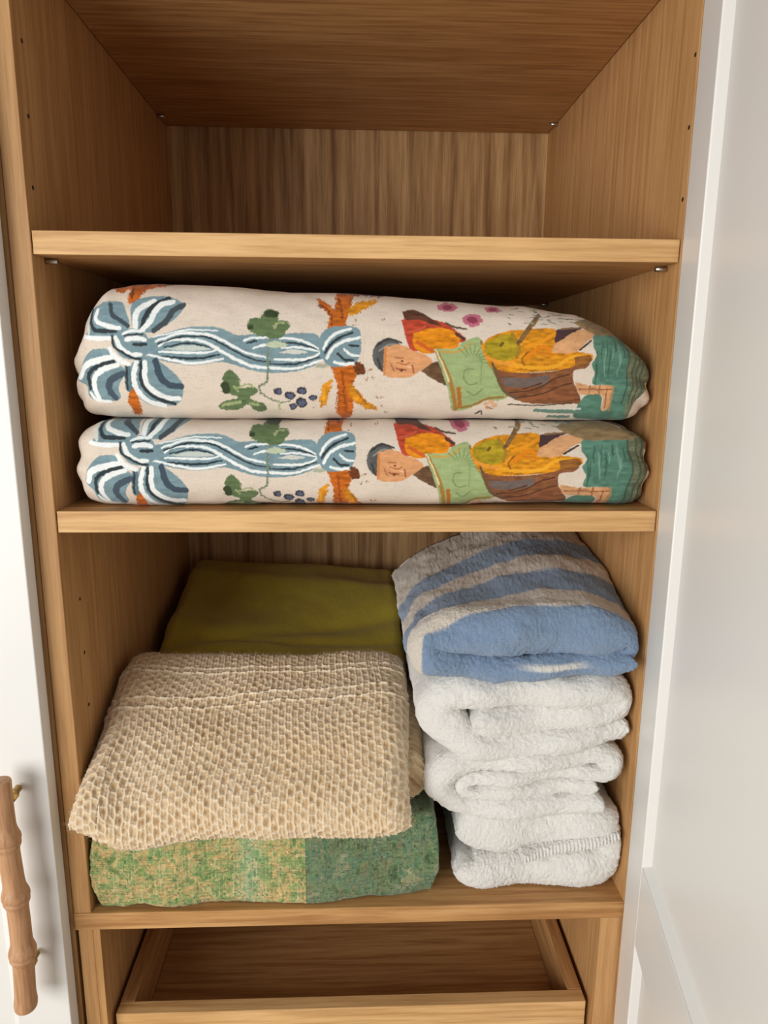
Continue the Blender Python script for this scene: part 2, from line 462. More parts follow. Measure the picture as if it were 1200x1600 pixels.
# ribbon band
XJ, YJ = XX+jit*0.7, YY+jit2*0.7
poly([(238,532),(300,515),(345,515),(375,526),(400,524),(440,524),(480,522),(500,528),(506,560),(470,579),(420,583),(390,578),(350,567),(310,572),(265,567),(238,556)], SL, 0.12)
poly([(262,548),(300,542),(335,547),(300,550)], (196, 204, 196)); poly([(436,551),(458,547),(482,551),(458,554)], (206, 206, 196))
for p, w_ in (([(250,536),(290,524),(330,526),(350,533),(372,545),(396,555),(420,560)], 3.6),
              ([(254,543),(270,535),(310,534),(334,541),(352,552),(374,564),(396,573),(420,575),(462,576),(504,563)], 4.0),
              ([(254,552),(300,553),(330,552),(346,546)], 3.4), ([(238,556),(270,564),(310,569),(352,562)], 3.6),
              ([(384,534),(398,530),(424,529)], 3.2), ([(398,546),(414,541),(424,542)], 3.2),
              ([(438,530),(470,533),(500,546)], 3.2), ([(430,562),(476,562),(506,550)], 3.4),
              ([(442,545),(470,544),(500,550)], 2.6), ([(246,530),(300,519),(345,520)], 2.0)):
    stroke(p, w_*1.2, WH, 0.35)
for p, w_ in (([(252,540),(290,529),(330,530),(352,540),(376,553),(400,563),(424,566)], 2.2), ([(258,559),(310,562),(346,556)], 2.8),
              ([(420,569),(462,569),(500,558)], 2.2), ([(388,538),(404,534)], 2.4), ([(440,536),(470,539),(496,546)], 2.0), ([(262,545),(300,539),(334,545)], 2.0)):
    stroke(p, w_*1.4, (44, 54, 60), 0.4)
# big bow
poly(K1([(150,300),(300,232),(440,236),(485,330),(505,420),(440,480),(340,520),(200,528),(120,500),(160,440)]), SL, 0.12)
poly(K1([(515,240),(600,200),(800,196),(920,262),(850,360),(720,450),(560,460),(520,380)]), SL, 0.12)
poly(K1([(130,640),(200,596),(340,598),(400,700),(455,760),(385,880),(375,980),(220,1000),(130,960),(110,880),(50,820),(80,730)]), SL, 0.12)
poly(K1([(510,690),(640,640),(745,700),(875,830),(868,960),(800,1030),(620,1035),(530,960),(495,800)]), SL, 0.12)
poly(K1([(450,720),(500,720),(490,900),(440,910),(440,820)]), (96, 120, 128))
for p, w_, c in (([(150,300),(150,400),(170,470)],26,(214,216,206)), ([(120,496),(220,512),(350,510)],30,WH), ([(190,290),(192,400),(240,452),(400,458)],26,DK),
                 ([(245,296),(238,370),(300,408),(430,438)],30,WH), ([(350,250),(372,330),(430,372),(496,420)],28,(66,78,86)),
                 ([(550,430),(552,340),(596,272),(690,232)],38,WH), ([(598,430),(628,345),(690,262),(800,208)],30,DK), ([(600,446),(664,380),(704,300),(760,252),(835,236)],34,WH),
                 ([(690,452),(780,384),(840,300),(915,262)],36,(70,78,82)),
                 ([(76,810),(120,726),(220,684),(360,656)],42,WH), ([(140,900),(152,790),(230,726),(370,684)],26,DK), ([(210,975),(180,880),(212,792),(290,744),(396,712)],34,WH),
                 ([(345,975),(304,900),(332,830),(440,776)],42,(72,86,98)), ([(140,930),(190,985),(300,1000)],18,WH),
                 ([(544,690),(516,800),(524,900),(600,1000),(720,1036)],32,WH), ([(582,690),(572,850),(624,936),(700,990),(800,1020)],26,DK),
                 ([(608,690),(606,850),(680,934),(760,972),(840,976)],34,WH), ([(690,680),(722,800),(784,862),(872,872)],44,(66,80,94)), ([(470,730),(452,900)],14,DK)):
    stroke(K1(p), w_/5*1.18+0.4, c, 0.15)
blob(214, 541, 28, 24, SL)
for p, w_, c in (([(455,478),(520,456),(610,456)],22,WH), ([(480,520),(540,508),(620,522)],34,WH), ([(396,505),(430,580),(500,632),(580,632)],34,WH), ([(345,590),(390,660),(480,706)],38,WH),
                 ([(370,490),(380,570),(450,620),(520,660),(580,664)],20,DK), ([(460,490),(520,484),(600,480)],14,DK), ([(530,556),(620,556)],26,DK)):
    stroke(K1(p), w_/5*1.1, c, 0.2)
# right knot
poly([(503,522),(520,512),(556,512),(564,528),(562,556),(548,570),(518,573),(504,560),(499,540)], SL)
for p, w_, c in (([(506,546),(514,532),(530,520),(548,515)],5,WH), ([(511,560),(520,545),(538,534),(562,528)],5,WH), ([(522,566),(536,569),(552,568)],5,WH), ([(538,546),(548,554),(560,556)],4.5,WH),
                 ([(508,552),(518,538),(534,527),(551,521)],4,DK), ([(528,552),(538,562),(552,563)],4.5,DK), ([(546,540),(560,541)],4,DK)):
    stroke(p, w_, c, 0.2)
# vine and grapes
XJ, YJ = XX+jit*0.9+rag*1.3, YY+jit2*0.9+rag2*1.3
stroke([(430,520),(421,545),(420,572),(417,596),(406,604),(407,616)], 3.2, (120,132,108)); stroke([(407,614),(420,624),(436,630),(452,628)], 2.6, (120,132,108)); stroke([(436,628),(434,642)], 2.6, GL)
blob(434,540,16,5,(190,200,170)); blob(503,572,10,3.5,(170,172,150))
for x, y, a, b, c in ((404,511,15,12,GR),(424,500,13,14,GR),(443,512,12,9,GR),(430,522,18,9,GR),(427,494,12,6,GD),(395,514,5,4,GD),(415,520,14,8,GR)): blob(x, y, a, b, c, 0.15)
stroke([(432,515),(436,508),(446,507)], 3, GL)
poly([(346,612),(350,590),(360,578),(374,590),(378,606),(397,604),(402,612),(390,624),(410,632),(413,644),(396,646),(386,634),(370,642),(346,643),(339,636),(352,627),(372,622),(356,616)], GR, 0.2)
blob(353,606,7,10,GD); stroke([(372,606),(388,600),(396,606)], 3, GL); stroke([(345,636),(360,632),(374,630)], 4.5, GL); stroke([(390,632),(402,634)], 3.5, GL); stroke([(372,612),(366,604)], 3, GL)
for x, y, r_ in ((434,612,6.5),(452,619,8.2),(471,611,7.6),(470,630,9.5),(488,622,6.5),(456,637,6.5)):
    blob(x, y, r_, r_*0.86, (60,58,66)); blob(x+0.5, y+0.5, r_*0.6, r_*0.55, (92,98,122))
# blossoms
for x, y, a, b in ((700,479,17,8),(738,499,17,11),(773,481,14,6)):
    for k in range(7):
        t = k*0.9; blob(x+a*0.55*math.cos(t), y+b*0.55*math.sin(t), a*0.42, b*0.42, (190,108,128))
    blob(x, y, a*0.5, b*0.5, (146,62,82))
# reclining figure: sleeve, head scarf, face
XJ, YJ = XX+jit*0.6+rag*0.5, YY+jit2*0.6+rag2*0.5
poly([(626,500),(652,497),(690,502),(716,518),(728,532),(700,536),(650,548),(638,542),(632,520)], (186,72,50), 0.25)
poly(K3([(290,290),(370,265),(440,290),(530,345),(600,390),(520,380),(430,350),(320,350)]), (96,60,44), 0.3)
poly([(645,520),(680,511),(712,518),(716,540),(692,546),(664,552),(646,540)], (222,138,26), 0.3)
stroke([(652,534),(676,548)], 6, (204,100,40)); stroke(K3([(630,370),(700,400),(790,415)]), 3, (90,72,60)); stroke(K3([(710,450),(770,490)]), 5, (80,58,48))
stroke(K3([(340,440),(400,430),(470,400)]), 3, (200,90,60))
blob(606,555,24,27,(94,94,92), 0.15); stroke([(588,540),(606,530),(626,535)], 3, (60,58,56)); stroke([(590,560),(596,578)], 3, (62,60,58)); stroke([(592,548),(608,538),(630,541)], 2.4, (140,140,136))
poly([(600,542),(624,538),(644,546),(668,556),(676,568),(660,576),(648,584),(636,589),(604,587),(599,570)], (216,156,108), 0.1)
stroke([(602,545),(600,584)], 4, (206,132,76)); stroke([(616,558),(630,559)], 1.8, (160,100,68)); stroke([(619,575),(634,577)], 2.4, (150,74,50)); stroke([(620,566),(632,569),(640,566)], 2, (176,108,72))
stroke([(644,571),(646,581)], 3, (172,92,64)); stroke([(610,568),(616,578)], 2, (176,108,72)); blob(628,563,2.6,1.6,(96,56,40)); blob(627,578,2.2,1.4,(96,56,40)); stroke([(636,572),(642,574)], 2, (236,190,150))
poly([(657,578),(684,564),(704,586),(703,601),(682,594)], (104,76,54), 0.3)
# cushion the figure holds
poly([(677,544),(712,543),(724,532),(750,526),(756,548),(772,580),(796,616),(786,625),(760,627),(736,640),(712,643),(706,628),(698,598),(686,568)], (158,176,122), 0.10)
stroke([(682,548),(694,572),(706,600),(716,640)], 7, (166,122,60), 0.1); stroke([(680,545),(690,566),(702,594)], 3, (212,208,160)); stroke([(752,532),(760,556),(776,584),(797,617)], 4, (150,122,66)); stroke([(757,540),(772,572),(793,606)], 2.6, (206,204,152))
stroke([(690,549),(718,548),(736,534)], 3.5, (196,160,84)); stroke([(716,638),(742,634),(766,622),(790,620)], 4.5, (150,122,60)); stroke([(718,606),(722,634)], 7, (176,110,44))
for a in np.linspace(-1.2, 1.5, 9): stroke([(738+12*math.cos(a-1.2),560+8*math.sin(a-1.2)),(738+30*math.cos(a-1.2),560+24*math.sin(a-1.2))], 2, (128,150,96))
stroke([(740,575),(728,576),(725,584),(726,592),(736,600),(746,596)], 2.2, (122,144,92)); stroke([(752,560),(752,596)], 2, (136,156,104)); stroke([(732,610),(744,616),(756,606)], 2.2, (122,144,92))
for x, y in ((764,631),(772,628),(778,634),(768,638)): blob(x, y, 4.5, 3.6, (216,170,136))
stroke([(750,648),(758,644),(760,650)], 3, (96,78,72)); stroke([(764,636),(776,640)], 1.6, (150,96,70))
# robe
poly([(751,540),(764,526),(790,516),(830,512),(868,512),(872,530),(900,545),(930,552),(922,566),(880,576),(790,580),(764,566)], (212,140,30), 0.35)
poly([(757,534),(792,520),(808,540),(800,560),(776,560),(760,550)], (168,146,36), 0.3); stroke([(782,538),(786,534)], 5, (110,84,40)); stroke([(800,520),(812,540),(808,556)], 6, (160,126,40))
stroke([(822,540),(850,530),(866,520)], 5, (232,150,30)); stroke([(826,556),(846,540),(862,544)], 6, (226,132,24)); stroke([(794,566),(830,572),(872,570),(894,556),(922,554)], 6, (238,168,44)); stroke([(826,548),(816,560),(820,568)], 3, (150,92,30))
stroke([(760,556),(784,566),(800,566)], 4, (228,150,60)); stroke([(840,548),(866,552)], 4, (206,122,30))
stroke([(810,534),(826,512),(845,490)], 8, (122,92,56), 0.2, 0.3)
poly([(770,572),(800,580),(866,578),(905,568),(925,562),(922,572),(902,576),(902,592),(918,627),(902,630),(840,630),(806,622),(786,606)], (132,84,54), 0.3)
poly([(784,588),(830,588),(862,584),(850,600),(796,602)], (112,98,92), 0.15)
for p in ([(800,612),(840,606),(870,590),(895,582)], [(812,620),(850,614),(880,602),(900,596)], [(820,606),(850,596)]): stroke(p, 2.2, (84,52,36))
stroke([(824,624),(870,618),(904,622)], 5, (150,92,58)); stroke([(800,632),(850,633),(905,630)], 2, (70,56,48)); stroke([(770,566),(786,604),(812,622)], 4, (100,84,64))
poly([(866,536),(888,520),(908,514),(934,512),(936,520),(918,532),(900,548),(866,548)], (212,160,114), 0.12)
poly([(870,514),(890,510),(914,510),(892,520),(868,534)], (76,54,56)); stroke([(880,512),(918,509)], 3, (140,108,74)); stroke([(908,544),(926,530)], 3, (78,60,48)); poly([(900,556),(924,552),(928,562),(906,570)], (150,98,46), 0.3)
# water and bank
tealp = [(929,524),(944,508),(962,504),(1000,506),(1050,500),(1052,660),(985,656),(918,654),(914,636),(926,616),(950,616),(954,638),(964,638),(968,602),(934,598),(936,580),(930,566),(936,552),(930,540)]
poly(tealp, (88,130,112), 0.22)
for x in np.linspace(936, 1010, 17):
    y0 = 520+rng.uniform(0, 40); stroke([(x, y0), (x+rng.uniform(-3, 3), y0+rng.uniform(20, 50))], rng.uniform(1.6, 3.2), (66,100,84) if rng.random() < .6 else (120,158,138), 0.6)
poly([(984,498),(1050,498),(1050,650),(1000,650),(996,600),(990,560)], (112,118,92), 0.3)
for x in (986, 996, 1004, 1012): stroke([(x, 520), (x+6, 570), (x+2, 630)], 2.6, (74,90,72))
poly([(900,500),(930,494),(975,500),(1000,520),(960,522),(930,520)], (140,118,84), 0.3)
poly([(905,594),(930,600),(962,599),(970,610),(967,636),(956,640),(951,616),(914,614)], (206,156,112), 0.2)
for p in ([(912,606),(966,606)], [(930,600),(930,612)], [(946,600),(946,614)], [(958,604),(960,636)]): stroke(p, 1.8, (150,88,56))
stroke([(968,600),(968,640)], 3, (168,136,92)); stroke([(846,642),(880,644),(922,644)], 6, (104,134,120)); stroke([(850,639),(920,639)], 2, (214,218,208)); stroke([(870,652),(905,652)], 4, (104,134,120))
for x, y, c in [(rng.uniform(775, 935), rng.uniform(478, 504), 0) for _ in range(46)] : 
    x, y = x, y; stroke([(x, y), (x+rng.uniform(4, 16), y+rng.uniform(-2, 3))], rng.uniform(1, 2.2), (150,158,144) if rng.random() < .7 else (108,116,104), 0.4)
poly([(1030,596),(1080,590),(1080,660),(1006,652)], (216,200,184), 0.05)

lm = NT('printed_linen')
at = lm.n('ShaderNodeVertexColor'); at.layer_name = 'weave_colour'
vx = lm.coord((1, 1, 0.12)); vz = lm.coord((0.12, 1, 1))
n1 = lm.noise(vx, 900, 2); n2 = lm.noise(vz, 900, 2)
ad = lm.n('ShaderNodeMath', operation='ADD'); lm.l(n1, ad.inputs[0]); lm.l(n2, ad.inputs[1])
wv = lm.ramp(ad.outputs[0], [(0.7, (0.86, 0.86, 0.86, 1)), (1.0, (1, 1, 1, 1))])
lm.l(lm.mix(at.outputs[0], wv, 1.0, 'MULTIPLY'), lm.b.inputs['Base Color'])
lm.b.inputs['Roughness'].default_value = 0.9; lm.b.inputs['Specular IOR Level'].default_value = 0.15
lm.b.inputs['Sheen Weight'].default_value = 0.1
lm.bump(ad.outputs[0], 0.25, 0.0008)

def sample(cx, cy):
    i = np.clip((cy-CY0)*S, 0, canvas.shape[0]-1.001); j = np.clip((cx-CX0)*S, 0, canvas.shape[1]-1.001)
    i0, j0 = i.astype(int), j.astype(int); fi, fj = (i-i0)[..., None], (j-j0)[..., None]
    i1, j1 = np.minimum(i0+1, canvas.shape[0]-1), np.minimum(j0+1, canvas.shape[1]-1)
    return canvas[i0, j0]*(1-fi)*(1-fj)+canvas[i1, j0]*fi*(1-fj)+canvas[i0, j1]*(1-fi)*fj+canvas[i1, j1]*fi*fj

def bolt(name, parent, tab, yf, yb, mapx, dz, seed, endw=False):
    """folded fabric: tab rows = (x, z_top, z_bottom, setback)"""
    tab = np.array(tab); s = np.concatenate([[0], np.cumsum(np.hypot(np.diff(tab[:, 0]), np.diff(tab[:, 1])*0.8))])
    nu = 1060; q = np.linspace(0, s[-1], nu)
    def sm(a):
        y = np.interp(q, s, a); k = 21; ker = np.hanning(k); ker /= ker.sum()
        return np.convolve(np.pad(y, k//2, mode='reflect', reflect_type='odd'), ker, 'valid')
    x, zt, zb, sb = [sm(tab[:, i]) for i in range(4)]
    zc, h = (zt+zb)/2, np.maximum((zt-zb)/2, 0.0015)
    ph = np.linspace(-90, 90, 250)*np.pi/180
    n_ = 2.9
    sz = np.sign(np.sin(ph))*np.abs(np.sin(ph))**(2/n_); cy = np.abs(np.cos(ph))**(2/n_)
    # keep the spacing on the front even
    w_ = np.concatenate([[0], np.cumsum(np.hypot(np.diff(sz), np.diff(cy)*0.7))]); t = np.linspace(0, w_[-1], 250)
    sz, cy = np.interp(t, w_, sz), np.interp(t, w_, cy)
    r = np.minimum(0.052, h*0.9+0.004)
    F = np.zeros((nu, 250, 3)); F[..., 0] = x[:, None]; F[..., 2] = zc[:, None]+h[:, None]*sz
    F[..., 1] = (yf+sb)[:, None]+r[:, None]*(1-cy)
    nb = 30; tb = np.linspace(0, 1, nb+2)[1:-1]
    ybk = yb-sb*0.8
    top = np.zeros((nu, nb, 3)); top[..., 0] = x[:, None]; top[..., 2] = zt[:, None]; top[..., 1] = F[:, -1:, 1]*(1-tb)+(ybk-r)[:, None]*tb
    bk = np.zeros((nu, 24, 3)); a = np.linspace(90, -90, 24)*np.pi/180
    bk[..., 0] = x[:, None]; bk[..., 2] = zc[:, None]+h[:, None]*np.sin(a); bk[..., 1] = (ybk-r)[:, None]+r[:, None]*np.cos(a)
    bot = top[:, ::-1].copy(); bot[..., 2] = zb[:, None]
    P = np.concatenate([F, top, bk, bot], 1)
    col_x = mapx(P[..., 0]); cyv = 552-1525*(P[..., 2]+dz-0.65)
    cyv[:, 250:] = cyv[:, 249:250]-1400*(P[:, 250:, 1]-P[:, 249:250, 1]); 
    cols = sample(col_x, cyv)
    if endw:
        e_ = np.clip((P[..., 0]-0.3105-0.002*np.sin(P[..., 2]*190))/0.001, 0, 1)[..., None]
        red = (np.sin(P[..., 2]*260+P[..., 1]*90) > 0.75)[..., None]
        cols = cols*(1-e_)+e_*np.where(red, lin3((150, 92, 84)), lin3((220, 206, 192)))
    far = P[..., 1] > 0.15; cols[far] = lin3((220, 206, 190))
    wr = 0.0022*fbm(P*np.array([1.0, 1, 2.2]), 13, seed, 3)
    # puckers where the cloth is pulled round the ends
    e = np.clip((P[..., 0]-0.235)/0.07, 0, 1)+np.clip((-0.262-P[..., 0])/0.05, 0, 1)
    ang = np.arctan2(P[..., 2]-zc[:, None], 0.05+0*P[..., 0])
    wr = wr+e*0.0026*np.sin(ang*11+seed+2*vnoise(P[..., 0]*30, P[..., 1]*20, P[..., 2]*20, seed))
    P = displace(P, wr)
    P[..., 2] = np.clip(P[..., 2], zb.min()-0.0, 1)
    return grid(name, P, lm.m, parent, cols=cols)
b1 = empty('folded_fabric', (0, 0.2, 0.580)); tag(b1, 'printed linen fabric with ribbon bow and figure, upper of the two', 'folded fabric', 'printed linens')
b2 = empty('folded_fabric', (0, 0.2, ZB)); tag(b2, 'printed linen fabric with ribbon bow and figure, lower one lying on the shelf', 'folded fabric', 'printed linens')
tabU = [(-0.302,0.628,0.604,0.05),(-0.301,0.640,0.592,0.030),(-0.298,0.660,0.586,0.020),(-0.290,0.684,0.582,0.013),(-0.276,0.704,0.580,0.008),(-0.262,0.716,0.5795,0.004),(-0.235,0.7200,0.579,0.001),(-0.16,0.7180,0.579,0),
        (-0.044,0.7130,0.579,0),(0.08,0.7060,0.579,0),(0.18,0.700,0.579,0),(0.232,0.694,0.579,0.003),(0.265,0.680,0.5795,0.007),(0.290,0.664,0.5805,0.012),(0.304,0.648,0.584,0.017),(0.312,0.632,0.590,0.022),(0.3155,0.618,0.598,0.030),(0.3165,0.612,0.604,0.040)]
tabL = [(-0.306,0.540,0.520,0.05),(-0.305,0.552,0.507,0.030),(-0.302,0.562,0.497,0.018),(-0.296,0.571,0.490,0.010),(-0.280,0.5775,0.4865,0.004),(-0.25,0.5785,0.4862,0.001),(-0.1,0.5785,0.4862,0),(0.1,0.5785,0.4862,0),
        (0.22,0.5785,0.4862,0.001),(0.262,0.5785,0.4866,0.003),(0.290,0.576,0.487,0.007),(0.306,0.570,0.489,0.011),(0.3135,0.561,0.494,0.017),(0.3165,0.548,0.503,0.026),(0.3175,0.535,0.515,0.040)]
kx = 1505.0
def offs(o, loc):
    for c in o.children:
        c.location = (-loc[0], -loc[1], -loc[2])
bolt('linen_cloth', b1, tabU, 0.012, 0.47, lambda x: 564.6+kx*x, 0.0, 3)
bolt('linen_cloth', b2, tabL, 0.008, 0.46, lambda x: 564.6+kx*(-0.0974+(x+0.10)*1.03-0.30*np.maximum(x-0.215, 0)), 0.1085, 8, True)

# ------------------------------------------------------------------ generic lofted slab with rounded edges
def slab(name, parent, mat, x, ztop, zbot, yf, yb, rr, nf=90, nt=220, nb=40, n_=2.6, disp=None, cols=None, slope=None):
    """lofted along x; ztop/zbot callables of (x, y) arrays; yf, yb arrays over x; rr front rounding"""
    nu = len(x)
    ph = np.linspace(-90, 90, nf)*np.pi/180
    sz = np.sign(np.sin(ph))*np.abs(np.sin(ph))**(2/n_); cy = np.abs(np.cos(ph))**(2/n_)
    w_ = np.concatenate([[0], np.cumsum(np.hypot(np.diff(sz), np.diff(cy)))]); t = np.linspace(0, w_[-1], nf)
    sz, cy = np.interp(t, w_, sz), np.interp(t, w_, cy)
    X, Yv, Sg = [], [], []
    yfr = yf[:, None]+rr*(1-cy)[None]
    yt = (yf+rr)[:, None]*(1-np.linspace(0, 1, nt+2)[1:-1])+(yb-0.03)[:, None]*np.linspace(0, 1, nt+2)[1:-1]
    a = np.linspace(90, -90, 20)*np.pi/180
    ybk = (yb-0.03)[:, None]+0.03*np.cos(a)[None]
    yb2 = ((yf+rr)[:, None]*(1-np.linspace(0, 1, nb+2)[1:-1])+(yb-0.03)[:, None]*np.linspace(0, 1, nb+2)[1:-1])[:, ::-1]
    Y = np.concatenate([yfr, yt, ybk, yb2], 1)
    sg = np.concatenate([sz, np.ones(nt), np.sin(a), -np.ones(nb)])[None]
    Xg = np.repeat(x[:, None], Y.shape[1], 1)
    zt, zb = ztop(Xg, Y), zbot(Xg, Y)
    Z = (zt+zb)/2+(zt-zb)/2*sg
    P = np.stack([Xg, Y, Z], -1)
    if disp is not None: P = displace(P, disp(P))
    return P
def capround(u, x0, x1, r):
    """0..1 shrink factor so that a slab closes round at both x ends"""
    d = np.minimum(u-x0, x1-u); d = np.clip(d/r, 0, 1)
    return np.sqrt(np.maximum(1-(1-d)**2, 0.0))
def xsamp(x0, x1, n, r):
    a = (1-np.cos(np.linspace(0, np.pi/2, 26)))*r
    return np.concatenate([x0+a[:-1], np.linspace(x0+r, x1-r, n), (x1-a[:-1])[::-1]])

# tweed blanket at the bottom of the left pile
tw = NT('woven_tweed')
tc = tw.n('ShaderNodeTexCoord'); sn = tw.n('ShaderNodeVectorMath', operation='SNAP')
sn.inputs[1].default_value = (0.0022, 0.0022, 0.0022); tw.l(tc.outputs['Object'], sn.inputs[0])
g = tw.noise(sn.outputs[0], 46, 4, 0.6, 0.6); g2 = tw.noise(sn.outputs[0], 420, 1)
A = tw.ramp(g, [(0.32, lin(104,126,70)), (0.42, lin(142,156,98)), (0.49, lin(208,170,116)), (0.54, lin(160,168,108)), (0.62, lin(104,142,84)), (0.70, lin(204,172,116))])
g3 = tw.noise(sn.outputs[0], 34, 5, 0.65, 0.4)
B = tw.ramp(g3, [(0.34, lin(58,90,64)), (0.46, lin(112,138,98)), (0.54, lin(80,120,96)), (0.64, lin(156,158,120)), (0.74, lin(72,106,74))])
sx = tw.n('ShaderNodeSeparateXYZ'); tw.l(tc.outputs['Object'], sx.inputs[0])
st = tw.n('ShaderNodeMath', operation='GREATER_THAN'); tw.l(sx.outputs[0], st.inputs[0]); st.inputs[1].default_value = -0.066
th1 = tw.n('ShaderNodeMapping'); th1.inputs['Scale'].default_value = (0.06, 0.06, 1); tw.l(tc.outputs['Object'], th1.inputs[0])
th2 = tw.n('ShaderNodeMapping'); th2.inputs['Scale'].default_value = (1, 1, 0.06); tw.l(tc.outputs['Object'], th2.inputs[0])
w1 = tw.noise(th1.outputs[0], 560, 1); w2 = tw.noise(th2.outputs[0], 560, 1)
B = tw.mix(B, lin(150, 128, 100), tw.ramp(w2, [(0.50, (0, 0, 0, 1)), (0.62, (0.55, 0.55, 0.55, 1))]))
A = tw.mix(A, lin(214, 206, 160), tw.ramp(w2, [(0.54, (0, 0, 0, 1)), (0.66, (0.45, 0.45, 0.45, 1))]))
col = tw.mix(A, B, st.outputs[0])
col = tw.mix(col, lin(84, 104, 70), tw.ramp(w1, [(0.52, (0, 0, 0, 1)), (0.64, (0.42, 0.42, 0.42, 1))]))
mr = tw.n('ShaderNodeMapRange'); tw.l(sx.outputs[0], mr.inputs[0])
mr.inputs[1].default_value = -0.155; mr.inputs[2].default_value = -0.110
pp = tw.n('ShaderNodeMath', operation='PINGPONG'); tw.l(mr.outputs[0], pp.inputs[0]); pp.inputs[1].default_value = 0.5
pm = tw.n('ShaderNodeMath', operation='MULTIPLY'); tw.l(pp.outputs[0], pm.inputs[0]); pm.inputs[1].default_value = 0.7
col = tw.mix(col, lin(150,190,160), pm.outputs[0])
sp = tw.ramp(g2, [(0.30, (0.50, 0.54, 0.50, 1)), (0.48, (1, 1, 1, 1)), (0.62, (1, 1, 1, 1)), (0.74, (1.35, 1.2, 1.15, 1))])
tw.l(tw.mix(col, sp, 1.0, 'MULTIPLY'), tw.b.inputs['Base Color'])
tw.b.inputs['Roughness'].default_value = 0.95; tw.b.inputs['Specular IOR Level'].default_value = 0.1; tw.b.inputs['Sheen Weight'].default_value = 0.25
tw.bump(g2, 0.6, 0.0016)
tb = empty('folded_blanket', (-0.1, 0.25, 0.0)); tag(tb, 'green and teal tweed blanket at the bottom of the left pile', 'blanket')
x = xsamp(-0.3175, 0.094, 340, 0.010)
cr = capround(x, -0.3175, 0.094, 0.010)
base = 0.0030*np.clip(np.sin((x+0.30)*60)*np.exp(-((x+0.262)/0.035)**2), -1, 1)
wav = 0.004*np.exp(-((x+0.262)/0.016)**2)
Zt = lambda X, Y: 0.104+0.004*np.sin(X*14+1)+0.10*np.exp(-((X-0.075)/0.03)**2)*0.20
def tzt(X, Y):
    c = np.interp(X[:, :1], x, cr); m = 0.046
    return m+(0.098+0.016*np.exp(-((X-0.085)/0.04)**2)-m)*c
def tzb(X, Y):
    c = np.interp(X[:, :1], x, cr); return 0.046*(1-c)+0.0012+np.interp(X, x, wav)*np.clip(1-Y/0.1, 0, 1)
P = slab('b', tb, tw.m, x, tzt, tzb, 0.003+0.012*np.clip((x+0.05)/0.14, 0, 1)+0.003*np.sin(x*30), 0*x+0.50, 0.012, 130, 60, n_=5,
         disp=lambda P: 0.0022*fbm(P, 22, 4, 3)+0.0006*fbm(P, 240, 6, 2))
P[..., 2] = np.maximum(P[..., 2], 0.0008)
grid('tweed_cloth', P, tw.m, tb)

# mustard blanket
mu = NT('mustard_wool')
v = mu.coord(); a = mu.noise(v, 9, 3); b = mu.noise(v, 700, 2)
c = mu.ramp(a, [(0.3, lin(176, 160, 58)), (0.6, lin(190, 172, 64)), (0.8, lin(170, 150, 54))])
mu.l(mu.mix(c, mu.ramp(b, [(0.35, (0.78,0.78,0.78,1)), (0.6, (1,1,1,1))]), 0.8, 'MULTIPLY'), mu.b.inputs['Base Color'])
mu.b.inputs['Roughness'].default_value = 0.95; mu.b.inputs['Specular IOR Level'].default_value = 0.1; mu.b.inputs['Sheen Weight'].default_value = 0.15
mu.bump(b, 0.4, 0.001)
mb = empty('folded_blanket', (-0.1, 0.3, 0.11)); tag(mb, 'mustard yellow blanket behind the cream knitted throw', 'blanket')
def mtop(X, Y, off=0.0):
    bk = np.clip((Y-0.25)/0.25, 0, 1); off = off+bk*(0.006-0.022*np.clip((X+0.26)/0.30, 0, 1))
    off = off-0.005*np.exp(-((Y-0.27-0.5*(X+0.1)**2)/0.012)**2)+0.004*np.exp(-((Y-0.43+0.1*X)/0.02)**2)
    return 0.216+off+0.24*np.clip(Y-0.20, -0.15, 0.4)+0.006*np.sin(X*11+Y*16)+0.006*np.sin(Y*31+X*9+2)*np.clip((Y-.2)*4, 0, 1)-0.006*np.exp(-((Y-0.33-0.25*X)/0.018)**2)
def flat_layer(nm, x0, x1, zt, zb, yf, yb, seed, parent, mat, r=0.02, fn=0.0025):
    x = xsamp(x0, x1, 150, r); cr = capround(x, x0, x1, r)
    def zt_(X, Y):
        c = np.interp(X, x, cr); a_, b_ = zt(X, Y), zb(X, Y); return (a_+b_)/2+(a_-b_)/2*c
    def zb_(X, Y):
        c = np.interp(X, x, cr); a_, b_ = zt(X, Y), zb(X, Y); return (a_+b_)/2-(a_-b_)/2*c
    P = slab('l', parent, mat, x, zt_, zb_, 0*x+yf, 0*x+yb, 0.022, 40, 110, disp=lambda P: fn*fbm(P, 12, seed, 3)+0.0004*fbm(P, 300, seed, 1))
    return P
P = flat_layer('x', -0.300, 0.068, lambda X, Y: mtop(X, Y), lambda X, Y: mtop(X, Y)-0.045, 0.10, 0.525, 3, mb, mu.m)
grid('wool_fold', P, mu.m, mb)
P = flat_layer('x', -0.3185, 0.064, lambda X, Y: mtop(X, Y)-0.042, lambda X, Y: 0.118+0*X, 0.10, 0.37, 5, mb, mu.m)
grid('wool_fold', P, mu.m, mb)

